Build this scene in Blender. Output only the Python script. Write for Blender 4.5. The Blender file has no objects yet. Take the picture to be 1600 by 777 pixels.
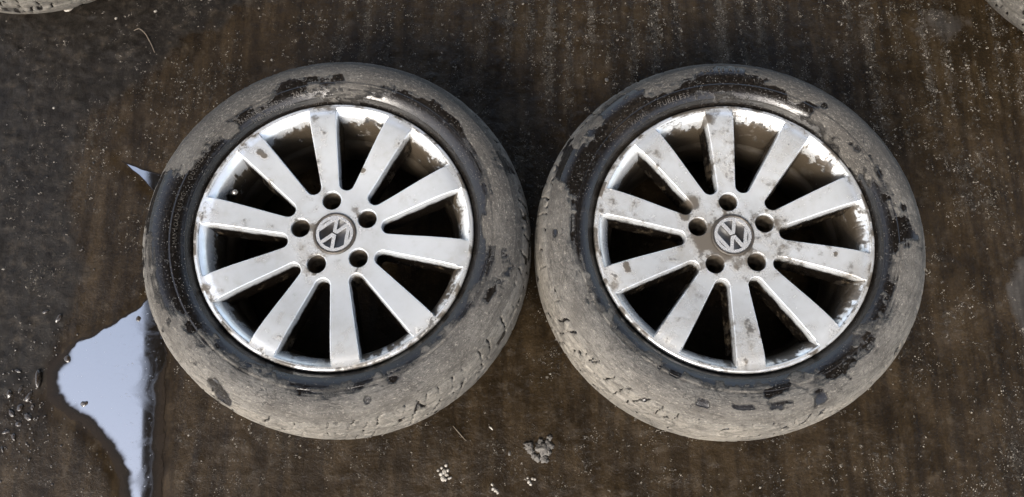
import bpy, math, random
import numpy as np
from mathutils import Vector, geometry
from math import sin, cos, pi, radians as R

random.seed(7); rng = np.random.default_rng(7)
scene = bpy.context.scene
C = scene.collection

# ------------------------------------------------------------------ camera
F, CAMH, TILT = 1379.9, 1.5222, 0.2858
cam = bpy.data.objects.new('camera', bpy.data.cameras.new('camera')); C.objects.link(cam)
cam.location = (0, 0, CAMH); cam.rotation_euler = (TILT, 0, 0)
cam.data.sensor_width = 36; cam.data.lens = F/1600*36
cam.data.clip_start = 0.05; cam.data.clip_end = 2000
scene.camera = cam

# ------------------------------------------------------------------ sky, light, exposure
SUN_EL, SUN_AZ = 40.0, 206.0                 # azimuth clockwise from +Y: behind the photographer, to the left
w = bpy.data.worlds.new('World'); scene.world = w; w.use_nodes = True
nt = w.node_tree; nt.nodes.clear()
sky = nt.nodes.new('ShaderNodeTexSky'); sky.sky_type = 'NISHITA'; sky.sun_disc = False
sky.sun_elevation = R(SUN_EL); sky.sun_rotation = R(SUN_AZ)
sky.air_density = 1.0; sky.dust_density = 4.0; sky.ozone_density = 1.0
hs = nt.nodes.new('ShaderNodeHueSaturation'); hs.inputs['Saturation'].default_value = 0.72
bg = nt.nodes.new('ShaderNodeBackground'); bg.inputs['Strength'].default_value = 0.15
wo = nt.nodes.new('ShaderNodeOutputWorld')
nt.links.new(sky.outputs[0], hs.inputs['Color']); nt.links.new(hs.outputs[0], bg.inputs['Color']); nt.links.new(bg.outputs[0], wo.inputs['Surface'])
sl = bpy.data.lights.new('sun', 'SUN'); sl.energy = 1.15; sl.angle = R(17); sl.color = (1, .96, .9)
sun = bpy.data.objects.new('sun', sl); C.objects.link(sun)
d = Vector((sin(R(SUN_AZ))*cos(R(SUN_EL)), cos(R(SUN_AZ))*cos(R(SUN_EL)), sin(R(SUN_EL))))
sun.rotation_euler = d.to_track_quat('Z', 'Y').to_euler(); sun.location = d*20
vs = scene.view_settings; vs.view_transform = 'Standard'; vs.look = 'None'; vs.gamma = 1; vs.use_curve_mapping = False
vs.exposure = 1.85

# ------------------------------------------------------------------ helpers
def at(px, py, z=0.0):
    "place in the yard that the photograph shows at pixel px,py, at height z"
    X = (px-800)/F; U = -(py-388.5)/F
    dy = sin(TILT)+U*cos(TILT); dz = -cos(TILT)+U*sin(TILT)
    s = (z-CAMH)/dz
    return (X*s, dy*s, z)

def hsh(ix, iy, iz, seed):
    n = (ix*73856093) ^ (iy*19349663) ^ (iz*83492791) ^ (seed*2654435761 & 0x7fffffff)
    n = (n ^ (n >> 13))*1274126177 & 0x7fffffff
    n = (n ^ (n >> 16))*1103515245 & 0x7fffffff
    n = n ^ (n >> 15)
    return (n & 0xffff)/65535.0
def vnoise(x, y, z, seed=0):
    x = np.asarray(x, float); y = np.asarray(y, float)+0*x; z = np.asarray(z, float)+0*x
    xi = np.floor(x).astype(np.int64); yi = np.floor(y).astype(np.int64); zi = np.floor(z).astype(np.int64)
    fx, fy, fz = x-xi, y-yi, z-zi
    fx, fy, fz = [f*f*(3-2*f) for f in (fx, fy, fz)]
    r = 0
    for a in (0, 1):
        for b in (0, 1):
            for c in (0, 1):
                r = r+hsh(xi+a, yi+b, zi+c, seed)*(fx if a else 1-fx)*(fy if b else 1-fy)*(fz if c else 1-fz)
    return r
def fbm(x, y, z=0., seed=0, octv=4, gain=.5):
    s = 0; a = 1; t = 0
    for i in range(octv):
        s = s+a*vnoise(x*2**i, y*2**i, z*2**i, seed+i*17); t += a; a *= gain
    return s/t
def sstep(a, b, x):
    t = np.clip((x-a)/(b-a), 0, 1); return t*t*(3-2*t)

def mesh_obj(name, verts, faces, mat, parent=None, smooth=True, attrs=None, normals=None, share=None):
    me = share or bpy.data.meshes.new(name)
    if not share:
        me.from_pydata([tuple(v) for v in verts], [], [tuple(f) for f in faces])
        if attrs:
            for k, a in attrs.items():
                a = np.asarray(a, dtype=np.float32); at_ = me.attributes.new(k, 'FLOAT' if a.ndim == 1 else 'FLOAT_VECTOR', 'POINT'); at_.data.foreach_set('value' if a.ndim == 1 else 'vector', a.ravel())
        if smooth: me.polygons.foreach_set('use_smooth', [True]*len(me.polygons))
        me.materials.append(mat); me.update()
        if normals is not None: me.normals_split_custom_set_from_vertices([tuple(n) for n in normals])
    o = bpy.data.objects.new(name, me); C.objects.link(o)
    if parent: o.parent = parent
    return o
def empty(name, loc, rot=(0, 0, 0)):
    o = bpy.data.objects.new(name, None); C.objects.link(o); o.location = loc; o.rotation_euler = rot
    o.empty_display_size = .05; return o
def tag(o, label=None, cat=None, group=None, kind=None):
    for k, v in (('label', label), ('category', cat), ('group', group), ('kind', kind)):
        if v: o[k] = v
    return o

def revolve(prof, n=180, a0=0, a1=2*pi, flip=False):
    full = abs((a1-a0)-2*pi) < 1e-6; m = n if full else n+1
    V = []; Fc = []
    for r, z in prof:
        for i in range(m):
            a = a0+(a1-a0)*i/n; V.append((r*cos(a), r*sin(a), z))
    for j in range(len(prof)-1):
        for i in range(n):
            b = (i+1) % m; q = (j*m+i, j*m+b, (j+1)*m+b, (j+1)*m+i)
            Fc.append(q[::-1] if flip else q)
    return V, Fc
def spline(P, n):
    "Catmull-Rom through the points, n samples per span"
    P = [np.array(p, float) for p in P]; out = []
    for i in range(len(P)-1):
        p0 = P[max(i-1, 0)]; p1 = P[i]; p2 = P[i+1]; p3 = P[min(i+2, len(P)-1)]
        for k in range(n):
            t = k/n
            out.append(.5*((2*p1)+(-p0+p2)*t+(2*p0-5*p1+4*p2-p3)*t*t+(-p0+3*p1-3*p2+p3)*t**3))
    out.append(P[-1]); return out

# ------------------------------------------------------------------ materials
class NB:
    def __init__(s, name):
        s.m = bpy.data.materials.new(name); s.m.use_nodes = True; s.t = s.m.node_tree; s.n = s.t.nodes; s.l = s.t.links
        s.b = s.n['Principled BSDF']
    def add(s, ty, **kw):
        n = s.n.new(ty)
        for k, v in kw.items():
            if k in n.inputs.keys() if isinstance(k, str) else False: s.set(n.inputs[k], v)
            else: setattr(n, k, v)
        return n
    def set(s, sock, v):
        if isinstance(v, bpy.types.NodeSocket): s.l.new(v, sock)
        else: sock.default_value = v
    def noise(s, scale, detail=5, rough=.6, vec=None, dist=0):
        n = s.add('ShaderNodeTexNoise'); n.inputs['Scale'].default_value = scale; n.inputs['Detail'].default_value = detail
        n.inputs['Roughness'].default_value = rough; n.inputs['Distortion'].default_value = dist
        s.l.new(vec if vec is not None else s.obj(), n.inputs['Vector']); return n.outputs['Fac']
    def obj(s):
        if not hasattr(s, '_o'): s._o = s.add('ShaderNodeTexCoord').outputs['Object']
        return s._o
    def attr(s, name): return s.add('ShaderNodeAttribute', attribute_name=name).outputs['Fac']
    def math(s, op, a, b=0., c=None, clamp=False):
        n = s.add('ShaderNodeMath', operation=op, use_clamp=clamp); s.set(n.inputs[0], a); s.set(n.inputs[1], b)
        if c is not None: s.set(n.inputs[2], c)
        return n.outputs[0]
    def ramp(s, f, a, b, va=0., vb=1.):
        n = s.add('ShaderNodeMapRange'); n.interpolation_type = 'SMOOTHSTEP'
        for i, v in enumerate((f, a, b, va, vb)): s.set(n.inputs[i], v)
        return n.outputs[0]
    def mix(s, f, a, b):
        n = s.add('ShaderNodeMix', data_type='RGBA'); s.set(n.inputs[0], f)
        s.set(n.inputs[6], a if isinstance(a, bpy.types.NodeSocket) else (*a, 1)); s.set(n.inputs[7], b if isinstance(b, bpy.types.NodeSocket) else (*b, 1))
        return n.outputs[2]
    def vor(s, scale, feat='F1', vec=None, rnd=1):
        n = s.add('ShaderNodeTexVoronoi', feature=feat); n.inputs['Scale'].default_value = scale; n.inputs['Randomness'].default_value = rnd
        s.l.new(vec if vec is not None else s.obj(), n.inputs['Vector']); return n
    def bump(s, h, dist, strength=1., nrm=None):
        n = s.add('ShaderNodeBump'); n.inputs['Distance'].default_value = dist; n.inputs['Strength'].default_value = strength
        s.l.new(h, n.inputs['Height'])
        if nrm is not None: s.l.new(nrm, n.inputs['Normal'])
        return n.outputs[0]
    def out(s, **kw):
        for k, v in kw.items():
            k = k.replace('_', ' ')
            if k in ('Base Color',) and not isinstance(v, bpy.types.NodeSocket): v = (*v, 1)
            s.set(s.b.inputs[k], v)
        return s.m

def mat_silver():
    b = NB('dirty_silver_paint'); D = b.attr('dirt')
    n1 = b.noise(9, 6, .65); n2 = b.noise(55, 7, .72); n3 = b.noise(190, 4, .7); n4 = b.noise(24, 6, .6, dist=.6)
    Dm = b.math('SUBTRACT', D, .45)
    f = b.math('ADD', b.math('MULTIPLY', n2, .35), b.math('MULTIPLY', n1, .65)); f = b.math('ADD', f, b.math('MULTIPLY', Dm, .45))
    film = b.ramp(f, .42, .82, 0., .60)            # thin brown film
    g = b.math('ADD', b.math('MULTIPLY', n2, .62), b.math('MULTIPLY', n3, .38)); g = b.math('ADD', g, b.math('MULTIPLY', Dm, .36))
    grime = b.ramp(g, .625, .76)                    # caked grime
    spots = b.ramp(b.vor(150).outputs['Distance'], .13, .07)
    sp2 = b.math('MULTIPLY', spots, b.ramp(n4, .57, .61))
    grime = b.math('MAXIMUM', grime, sp2)
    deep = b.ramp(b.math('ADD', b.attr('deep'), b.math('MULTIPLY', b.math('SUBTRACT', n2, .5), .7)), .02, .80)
    silver = b.mix(n1, (.62, .64, .655), (.54, .56, .57))
    c = b.mix(film, silver, (.26, .225, .17))
    c = b.mix(b.math('MULTIPLY', grime, .88), c, b.mix(n3, (.0015, .0011, .0008), (.010, .0078, .0055)))
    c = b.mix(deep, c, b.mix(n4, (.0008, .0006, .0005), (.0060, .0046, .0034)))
    c = b.mix(b.ramp(b.math('ADD', b.noise(38, 7, .75), b.math('MULTIPLY', b.math('SUBTRACT', D, .5), .28)), .60, .72, 0, .6), c, (.060, .046, .030))
    # hair-thin scratches
    mp = b.add('ShaderNodeMapping'); mp.inputs['Scale'].default_value = (1, 14, 1); mp.inputs['Rotation'].default_value = (0, 0, .9)
    b.l.new(b.obj(), mp.inputs['Vector'])
    sc = b.math('MULTIPLY', b.ramp(b.noise(26, 5, .8, mp.outputs[0]), .70, .735), b.ramp(b.noise(11, 2, .5), .53, .62))
    c = b.mix(b.math('MULTIPLY', sc, .7), c, (.05, .04, .035))
    rough = b.math('ADD', b.math('MULTIPLY', film, .25), b.math('MULTIPLY', n4, .14)); rough = b.math('ADD', rough, .13)
    rough = b.math('ADD', rough, b.math('MULTIPLY', grime, .25), clamp=True)
    rough = b.math('SUBTRACT', rough, b.math('MULTIPLY', deep, .12), clamp=True)
    met = b.math('MULTIPLY', b.math('MULTIPLY', b.math('SUBTRACT', 1., grime, clamp=True), b.math('SUBTRACT', 1., deep, clamp=True)), .58)
    h = b.math('ADD', b.math('MULTIPLY', grime, 1.), b.math('MULTIPLY', n3, .08)); h = b.math('ADD', h, b.math('MULTIPLY', b.math('MULTIPLY', n2, deep), 6.))
    return b.out(Base_Color=c, Roughness=rough, Metallic=met, Coat_Weight=.25, Coat_Roughness=.15, Normal=b.bump(h, .00028, .8))

def mat_tyre():
    b = NB('muddy_tyre_rubber'); M = b.attr('mud'); W = b.attr('film')
    POL = b.add('ShaderNodeAttribute', attribute_name='pol').outputs['Vector']; sk1 = b.noise(46, 6, .75, POL); sk2 = b.noise(170, 5, .75, POL)
    n1 = b.noise(14, 6, .65); n2 = b.noise(75, 8, .8); n3 = b.noise(230, 6, .85)
    f = b.math('ADD', M, b.math('MULTIPLY', b.math('SUBTRACT', n2, .5), .9)); f = b.math('ADD', f, b.math('MULTIPLY', b.math('SUBTRACT', n1, .5), .9))
    mud = b.ramp(f, .22, .72)
    K = b.math('ADD', b.attr('thick'), b.math('ADD', b.math('MULTIPLY', b.math('SUBTRACT', n1, .5), .9), b.math('MULTIPLY', b.math('SUBTRACT', n2, .5), .8)))
    thin = b.ramp(b.math('ADD', W, b.math('MULTIPLY', b.math('SUBTRACT', n3, .5), 1.5)), .38, .9, 0, .45)
    rub = b.mix(b.ramp(n3, .3, .7), (.0020, .0017, .0015), (.0085, .0070, .0058))
    rub = b.mix(thin, rub, (.026, .021, .016))
    mc = b.mix(b.ramp(K, .15, .85), (.030, .026, .021), (.098, .091, .079))
    mc = b.mix(b.ramp(b.math('ADD', K, b.math('SUBTRACT', n3, .5)), .85, 1.3, 0, .8), mc, (.165, .150, .124))
    mc = b.mix(b.ramp(b.noise(150, 7, .8), .54, .66, 0, .75), mc, (.018, .014, .010))
    ck = b.add('ShaderNodeMapping'); ck.inputs['Scale'].default_value = (1, 1, 3.5); b.l.new(b.obj(), ck.inputs['Vector'])
    mc = b.mix(b.ramp(b.math('ADD', sk1, b.math('MULTIPLY', b.math('SUBTRACT', n3, .5), .6)), .46, .66, 0, .80), mc, (.016, .013, .010))
    mc = b.mix(b.ramp(b.math('ADD', sk2, b.math('MULTIPLY', b.math('SUBTRACT', n3, .5), .8)), .55, .68, 0, .75), mc, (.23, .212, .178))
    mc = b.mix(b.ramp(b.noise(30, 7, .75, dist=.5), .50, .64, 0, .55), mc, (.030, .0255, .020))
    cr = b.math('MULTIPLY', b.ramp(b.vor(85, 'DISTANCE_TO_EDGE', ck.outputs[0]).outputs['Distance'], .022, .004), b.ramp(b.noise(16, 4, .6), .56, .64))
    mc = b.mix(b.math('MULTIPLY', cr, .85), mc, (.008, .006, .005))
    c = b.mix(mud, rub, mc)
    spk = b.math('MULTIPLY', b.ramp(b.vor(300).outputs['Distance'], .27, .14), b.ramp(n2, .45, .6))
    c = b.mix(b.math('MULTIPLY', spk, .5), c, (.20, .18, .15))  # pale specks in the colour stand in for wet sparkle
    rough = b.ramp(mud, 0., 1., .06, .60)
    rough = b.math('ADD', rough, b.math('MULTIPLY', n3, .12))
    h = b.math('ADD', b.math('MULTIPLY', mud, .8), b.math('MULTIPLY', n2, .7)); h = b.math('ADD', h, b.math('MULTIPLY', n3, .45))
    h = b.math('ADD', h, b.math('MULTIPLY', spk, .5)); h = b.math('ADD', h, b.math('MULTIPLY', sk1, .8)); h = b.math('ADD', h, b.math('MULTIPLY', sk2, .5)); h = b.math('SUBTRACT', h, b.math('MULTIPLY', cr, .8)); wetk = b.ramp(mud, 0., 1., .16, 1.); h = b.math('MULTIPLY', h, wetk); h = b.math('ADD', h, b.math('MULTIPLY', spk, .35))
    return b.out(Base_Color=c, Roughness=rough, Normal=b.bump(h, .0019, 1.), Specular_IOR_Level=.42)

def mat_ground():
    b = NB('wet_muddy_concrete'); G = b.attr('grey'); FL = b.attr('fleck'); P = b.attr('smooth'); Dr = b.attr('dry')
    n0 = b.noise(2.6, 5, .6); n1 = b.noise(11, 7, .68); n2 = b.noise(60, 8, .72); n3 = b.noise(260, 5, .7)
    brown = b.mix(b.ramp(n1, .3, .7), (.0115, .0074, .0033), (.0320, .0215, .0108))
    grey = b.mix(b.ramp(n2, .35, .7), (.0060, .0048, .0036), (.0200, .0165, .0125))
    gf = b.ramp(b.math('ADD', G, b.math('MULTIPLY', b.math('SUBTRACT', n1, .5), 1.9)), .30, .75)
    c = b.mix(gf, brown, grey)
    c = b.mix(b.ramp(n3, .35, .62, 0, .45), c, (.006, .0043, .0026))
    c = b.mix(b.ramp(b.noise(34, 6, .7), .52, .68, 0, .5), c, (.045, .035, .024))
    st = b.ramp(b.math('ADD', b.math('MULTIPLY', n2, .7), b.math('MULTIPLY', n1, .4)), .60, .74, 0, .45)
    c = b.mix(st, c, (.034, .026, .018))
    pale = b.math('MULTIPLY', b.ramp(b.noise(120, 6, .75), .60, .70), b.ramp(b.noise(7, 4, .6), .42, .6))
    c = b.mix(b.math('MULTIPLY', pale, .35), c, (.045, .037, .028))
    df = b.ramp(b.math('ADD', Dr, b.math('MULTIPLY', b.math('SUBTRACT', n1, .5), .8)), .42, .58)
    c = b.mix(df, c, b.mix(n2, (.022, .0195, .0165), (.045, .040, .035)))
    bp = b.math('MULTIPLY', P, 1.)
    fk = b.ramp(b.math('ADD', b.math('MULTIPLY', b.noise(105, 5, .75, dist=1.2), .8), b.math('MULTIPLY', FL, .19)), .545, .60)
    fk = b.math('MULTIPLY', fk, b.ramp(n3, .30, .60))
    c = b.mix(b.math('MULTIPLY', fk, .8), c, b.mix(n3, (.012, .009, .006), (.105, .088, .066)))
    rough = b.ramp(b.math('ADD', n1, b.math('MULTIPLY', gf, .5)), .3, 1.1, .14, .55)
    rough = b.math('ADD', rough, b.math('MULTIPLY', df, .25), clamp=True)
    mp = b.add('ShaderNodeMapping'); mp.inputs['Scale'].default_value = (1, .10, 1); b.l.new(b.obj(), mp.inputs['Vector'])
    sn = b.noise(42, 5, .6, mp.outputs[0])                       # narrow dark streaks running away from the camera
    c = b.mix(b.ramp(sn, .40, .62, 0, .55), c, (.0035, .0024, .0014))
    h = b.math('ADD', b.math('MULTIPLY', n2, 1.), b.math('MULTIPLY', n3, .45)); h = b.math('ADD', h, b.math('MULTIPLY', pale, .4)); h = b.math('ADD', h, b.math('MULTIPLY', fk, .5))
    amt = b.ramp(bp, 0, 1, .8, .06)
    bn = b.add('ShaderNodeBump'); bn.inputs['Distance'].default_value = .0022; b.l.new(h, bn.inputs['Height']); b.l.new(amt, bn.inputs['Strength'])
    return b.out(Base_Color=c, Roughness=rough, Normal=bn.outputs[0], Specular_IOR_Level=.15)

def mat_water():
    b = NB('puddle_water'); E = b.attr('edge')
    n2 = b.noise(90, 7, .7)
    c = b.mix(n2, (.006, .0048, .0036), (.010, .008, .006))
    sk = b.ramp(b.math('ADD', b.math('MULTIPLY', b.noise(210, 4, .7), .6), b.math('MULTIPLY', n2, .4)), .58, .66); haze_ = b.ramp(b.noise(17, 6, .65, dist=.7), .45, .75, 0, .07)
    c = b.mix(b.math('MULTIPLY', sk, .6), c, (.05, .042, .032))
    rough = b.math('ADD', b.ramp(E, .0, .8, .03, .26), b.math('MULTIPLY', sk, .3), clamp=True); rough = b.math('ADD', rough, haze_)
    c = b.mix(b.ramp(E, .3, 1.), c, (.012, .0085, .0055))
    return b.out(Base_Color=c, Roughness=rough, IOR=b.ramp(E, .0, .42, WATER_IOR, 1.22), Normal=b.bump(b.math('ADD', b.noise(6, 3, .5), b.math('MULTIPLY', b.noise(55, 5, .6), .03)), .0004, .055))
WATER_IOR = 4.8

def mat_simple(name, col, col2=None, rough=.6, metal=0., scale=60, bump=.0005, **kw):
    b = NB(name); n = b.noise(scale, 6, .7)
    c = b.mix(b.ramp(n, .3, .7), col, col2 or tuple(x*.6 for x in col))
    return b.out(Base_Color=c, Roughness=rough, Metallic=metal, Normal=b.bump(n, bump, .8), **kw)

SILVER = mat_silver(); TYRE = mat_tyre(); GROUND = mat_ground(); WATER = mat_water()
BARREL = SILVER
DUST = mat_simple('brake_dust_metal', (.012, .010, .008), (.05, .042, .034), .6, .3, 70)
HOLE = mat_simple('lug_hole_metal', (.035, .026, .018), (.13, .11, .085), .5, .5, 110)
BLACK = mat_simple('black_recess', (.004, .0035, .003), (.010, .008, .006), .6)
CAPDARK = mat_simple('cap_dark_plastic', (.020, .018, .017), (.008, .0075, .0075), .32, 0, 160)
CAPRING = mat_simple('cap_dirty_collar', (.05, .040, .029), (.018, .014, .010), .5, .2, 200)
STEEL = mat_simple('valve_metal', (.32, .30, .27), (.10, .085, .07), .4, .7, 240)
RUBBER = mat_simple('wet_black_rubber', (.020, .018, .016), (.010, .009, .008), .3, 0, 200)
LETTER = mat_simple('worn_raised_rubber', (.016, .014, .012), (.05, .044, .036), .3, 0, 260)
ROOFM = mat_simple('dark_roof_sheet', (.050, .050, .053), (.030, .030, .032), .7, 0, 3)
def mat_chrome():
    b = NB('worn_chrome'); n = b.noise(420, 6, .75); n1 = b.noise(120, 4, .6)
    g = b.ramp(b.math('ADD', b.math('MULTIPLY', n, .5), b.math('MULTIPLY', n1, .5)), .54, .66)
    return b.out(Base_Color=b.mix(g, (.85, .85, .85), (.20, .17, .13)), Metallic=b.ramp(g, 0, 1, .78, .1), Roughness=b.ramp(g, 0, 1, .25, .6), Normal=b.bump(n, .0003, .6))
CHROME = mat_chrome()

# ------------------------------------------------------------------ setting: ground sheet
PUD = [(104,540),(122,529),(138,526),(152,519),(168,509),(186,500),(200,490),(213,480),(227,466),(262,436),(262,540),(258,640),(256,700),(254,850),(186,850),(190,790),(182,742),(170,716),(152,688),(126,664),(98,648),(76,626),(70,600),(74,575),(92,556)]
TRI = [(187,250),(205,257),(226,265),(262,275),(262,318),(246,306),(233,293),(226,284),(212,271)]
def inpoly(x, y, poly):
    x = np.asarray(x); ins = np.zeros(x.shape, bool); n = len(poly)
    for i in range(n):
        x1, y1 = poly[i]; x2, y2 = poly[(i+1) % n]
        c = ((y1 > y) != (y2 > y)) & (x < (x2-x1)*(y-y1)/(y2-y1+1e-12)+x1); ins ^= c
    return ins
def dpoly(x, y, poly):
    D = np.full(np.shape(x), 1e9); n = len(poly)
    for i in range(n):
        ax, ay = poly[i]; bx, by = poly[(i+1) % n]
        vx, vy = bx-ax, by-ay; t = np.clip(((x-ax)*vx+(y-ay)*vy)/(vx*vx+vy*vy), 0, 1)
        D = np.minimum(D, np.hypot(x-ax-t*vx, y-ay-t*vy))
    return np.where(inpoly(x, y, poly), D, -D)
def world_poly(P): return [at(*p)[:2] for p in P]
pudw = world_poly(PUD); triw = world_poly(TRI)
greyw = world_poly([(-400,-200),(440,-200),(400,0),(300,60),(225,130),(130,185),(105,290),(118,420),(95,520),(60,600),(-10,640),(-400,640)])
dryw = world_poly([(1568,400),(1590,385),(1800,350),(1800,560),(1592,545),(1578,500),(1562,450)])
dry2w = world_poly([(1440,-60),(1540,30),(1500,90),(1400,60)])

def fleckmap(X, Y):
    "where pale grit lies: drag streaks running away from the camera, blotchy elsewhere"
    st = fbm(X*44, Y*5.5, 0, 91, 3, .5)*.6+fbm(X*15, Y*9, 0, 94, 3)*.4; bl = fbm(X*13, Y*13, 0, 92, 4, .6)
    top = sstep(.55, .85, Y)*sstep(-.55, -.35, X)
    col = .5+.5*np.sin(X*150+3*vnoise(X*5, Y*1.5, 0, 96)*2*pi/2); m = np.clip(top*((st-.28)*2.3*(.35+.9*col))+(1-top)*(bl-.36)*1.5+.10*sstep(.3, .9, X), 0, 1)
    return m*(1-.75*sstep(-.45, -.6, X)*sstep(.35, .2, Y))
def heights(X, Y):
    g = sstep(-.05, .05, dpoly(X, Y, greyw))
    h = (fbm(X*9, Y*9, 0, 3, 3)-.5)*.004
    rough = (.0008+.0019*g)
    h = h+(fbm(X*55, Y*55, 0, 11, 3, .6)-.5)*rough*1.6
    h = h+np.maximum(fbm(X*38, Y*38, 0, 23, 3)-.60, 0)*.010*(.5+.4*g)
    pd = np.maximum(dpoly(X, Y, pudw), dpoly(X, Y, triw))
    flat = sstep(-.030, .004, pd)
    h = h*(1-flat)-.0016*flat
    return h, g, pd
xs = np.concatenate([[-600,-60,-8,-2.2,-1.4], np.arange(-1.12, 1.121, .0036), [1.4,2.2,8,60,600]])
ys = np.concatenate([[-600,-60,-8,-1.0,-.3], np.arange(-.06, 1.02, .0036), [1.15,1.5,2.2,8,60,600]])
XX, YY = np.meshgrid(xs, ys); H, G, PD = heights(XX, YY)
inner = (np.abs(XX) < 1.3) & (YY > -.2) & (YY < 1.1)
H = np.where(inner, H, 0)
nx, ny = len(xs), len(ys)
V = np.stack([XX.ravel(), YY.ravel(), H.ravel()], 1)
idx = np.arange(nx*ny).reshape(ny, nx)
Fg = np.stack([idx[:-1,:-1].ravel(), idx[:-1,1:].ravel(), idx[1:,1:].ravel(), idx[1:,:-1].ravel()], 1)
dry = np.maximum(.62*sstep(-.04, .04, dpoly(XX, YY, dryw)), .52*sstep(-.05, .05, dpoly(XX, YY, dry2w)))
ground = mesh_obj('ground', V.tolist(), Fg.tolist(), GROUND, attrs={'fleck': fleckmap(XX, YY).ravel(), 'grey': G.ravel(), 'smooth': sstep(-.03, 0, PD).ravel(), 'dry': dry.ravel()})
tag(ground, kind='structure')

# water sheets: a fine grid trimmed to the outline of each pool
def pool(name, poly, z, step, wob=.010, eb=.014):
    P = np.array(poly); x0, y0 = P.min(0)-.01; x1, y1 = P.max(0)+.01
    gx = np.arange(x0, x1, step); gy = np.arange(y0, y1, step); X, Y = np.meshgrid(gx, gy)
    D = dpoly(X, Y, poly)+(fbm(X*70, Y*70, 0, 5, 3)-.5)*wob
    keep = D > 0
    n = len(gx); fs = []; ii = np.arange(X.size).reshape(X.shape)
    k4 = keep[:-1,:-1] & keep[1:,:-1] & keep[:-1,1:] & keep[1:,1:]
    q = np.stack([ii[:-1,:-1][k4], ii[:-1,1:][k4], ii[1:,1:][k4], ii[1:,:-1][k4]], 1)
    used, inv = np.unique(q, return_inverse=True)
    V = np.stack([X.ravel(), Y.ravel(), np.full(X.size, z)], 1)[used]
    eb = eb if eb < .01 else (.006+.024*sstep(.030, -.020, Y+.25*X-(at(150, 560)[1]+.25*at(150, 560)[0]))).ravel()[used]
    ed = 1-sstep(.0, eb, D.ravel()[used])
    o = mesh_obj(name, V.tolist(), inv.reshape(-1, 4).tolist(), WATER, attrs={'edge': ed}); tag(o, kind='structure'); return o
pool('puddle_water', pudw, -.0008, .002)
pool('puddle_water', triw, -.0004, .001, .002, .003)

# the open shed roof whose edge the puddle mirrors, on four posts
HR = 3.0
def mirror(px, py):
    X = (px-800)/F; U = -(py-388.5)/F
    dy = sin(TILT)+U*cos(TILT); dz = -cos(TILT)+U*sin(TILT); s = (-HR-CAMH)/dz
    return X*s, dy*s
a = mirror(223, 777); b_ = mirror(233, 280)
sl_ = (b_[0]-a[0])/(b_[1]-a[1])
ROOF_Y0, ROOF_Y1 = -1.0, 3.4
rv = []; rf = []; nrib = 70
yl = lambda y: a[0]+sl_*(y-a[1])
for y in (ROOF_Y0, ROOF_Y1):
    for i in range(nrib*2+1):
        t = i/(nrib*2); rv.append((yl(y)+(3.6-yl(y))*t, y, HR+(.05 if (i//1) % 2 else 0)))
m = nrib*2+1
for i in range(m-1): rf.append((i, i+1, m+i+1, m+i))
roof = mesh_obj('shed_roof', rv, rf, ROOFM, smooth=False); tag(roof, kind='structure')
md = roof.modifiers.new('thick', 'SOLIDIFY'); md.thickness = .02; md.offset = 1
def box(x0, y0, z0, x1, y1, z1):
    v = [(x, y, z) for z in (z0, z1) for x, y in ((x0, y0), (x1, y0), (x1, y1), (x0, y1))]
    return v, [(3,2,1,0),(4,5,6,7),(0,1,5,4),(1,2,6,5),(2,3,7,6),(3,0,4,7)]
for px_, py_ in ((yl(-.9)+.08, -.9), (3.5, -.9), (yl(3.3)+.08, 3.3), (3.5, 3.3)):
    v, f = box(px_-.06, py_-.06, 0, px_+.06, py_+.06, 2.995)
    tag(mesh_obj('shed_post', v, f, ROOFM, smooth=False), kind='structure')

# ------------------------------------------------------------------ wheel
RL, TR = .2206, .3124
def ztop(r):
    r = np.asarray(r, float)
    return .186+.0135*sstep(.068, .190, r)-.0028*sstep(.196, .2145, r)

def window_outline():
    "window outline in its own frame (u radial, v lateral): tip arc, then side, outer arc, side"
    be = R(14.31); u0, v0 = .0801, .01236; rho = .0136
    uc = u0+(rho/cos(be)-v0)/math.tan(be)
    pts = []; kinds = []
    # lower side from outer to tip (v<0), tip arc, upper side, outer arc
    line = lambda u: v0+math.tan(be)*(u-u0)
    ue = .2072
    for _ in range(40):
        ue += (.2135-math.hypot(ue, line(ue)))*.9
    ut = uc-rho*sin(be)
    for i in range(34): t = i/34; u = ue+(ut-ue)*t; pts.append((u, -line(u))); kinds.append('a')
    for i in range(17):
        an = -pi/2-be-(0)  # start normal of lower side
        th = (-(pi/2+be))+(-2*(pi/2-be))*0
        t = i/16; ang = (pi+pi/2-be-0)  # placeholder, replaced below
        ang = -(pi/2+be)-(pi-2*be)*t
        pts.append((uc+rho*cos(ang), rho*sin(ang))); kinds.append('t')
    for i in range(1, 35): t = i/34; u = ut+(ue-ut)*t; pts.append((u, line(u))); kinds.append('b')
    an = math.atan2(line(ue), ue)
    for i in range(1, 20): t = i/20; q = an-2*an*t; pts.append((.2135*cos(q), .2135*sin(q))); kinds.append('o')
    return pts, kinds
WO, WK = window_outline()

def offset(loop, d):
    "move a closed loop (clockwise here) towards its inside by d"
    n = len(loop); out = []; L = np.array(loop); cen = L.mean(0)
    for i in range(n):
        t = L[(i+1) % n]-L[i-1]; t = t/np.linalg.norm(t); nr = np.array([-t[1], t[0]])
        if SGN < 0: nr = -nr
        out.append(L[i]+nr*d)
    return [tuple(p) for p in out]
A_ = sum(WO[i][0]*WO[(i+1) % len(WO)][1]-WO[(i+1) % len(WO)][0]*WO[i][1] for i in range(len(WO)))
SGN = 1 if A_ > 0 else -1

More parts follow.
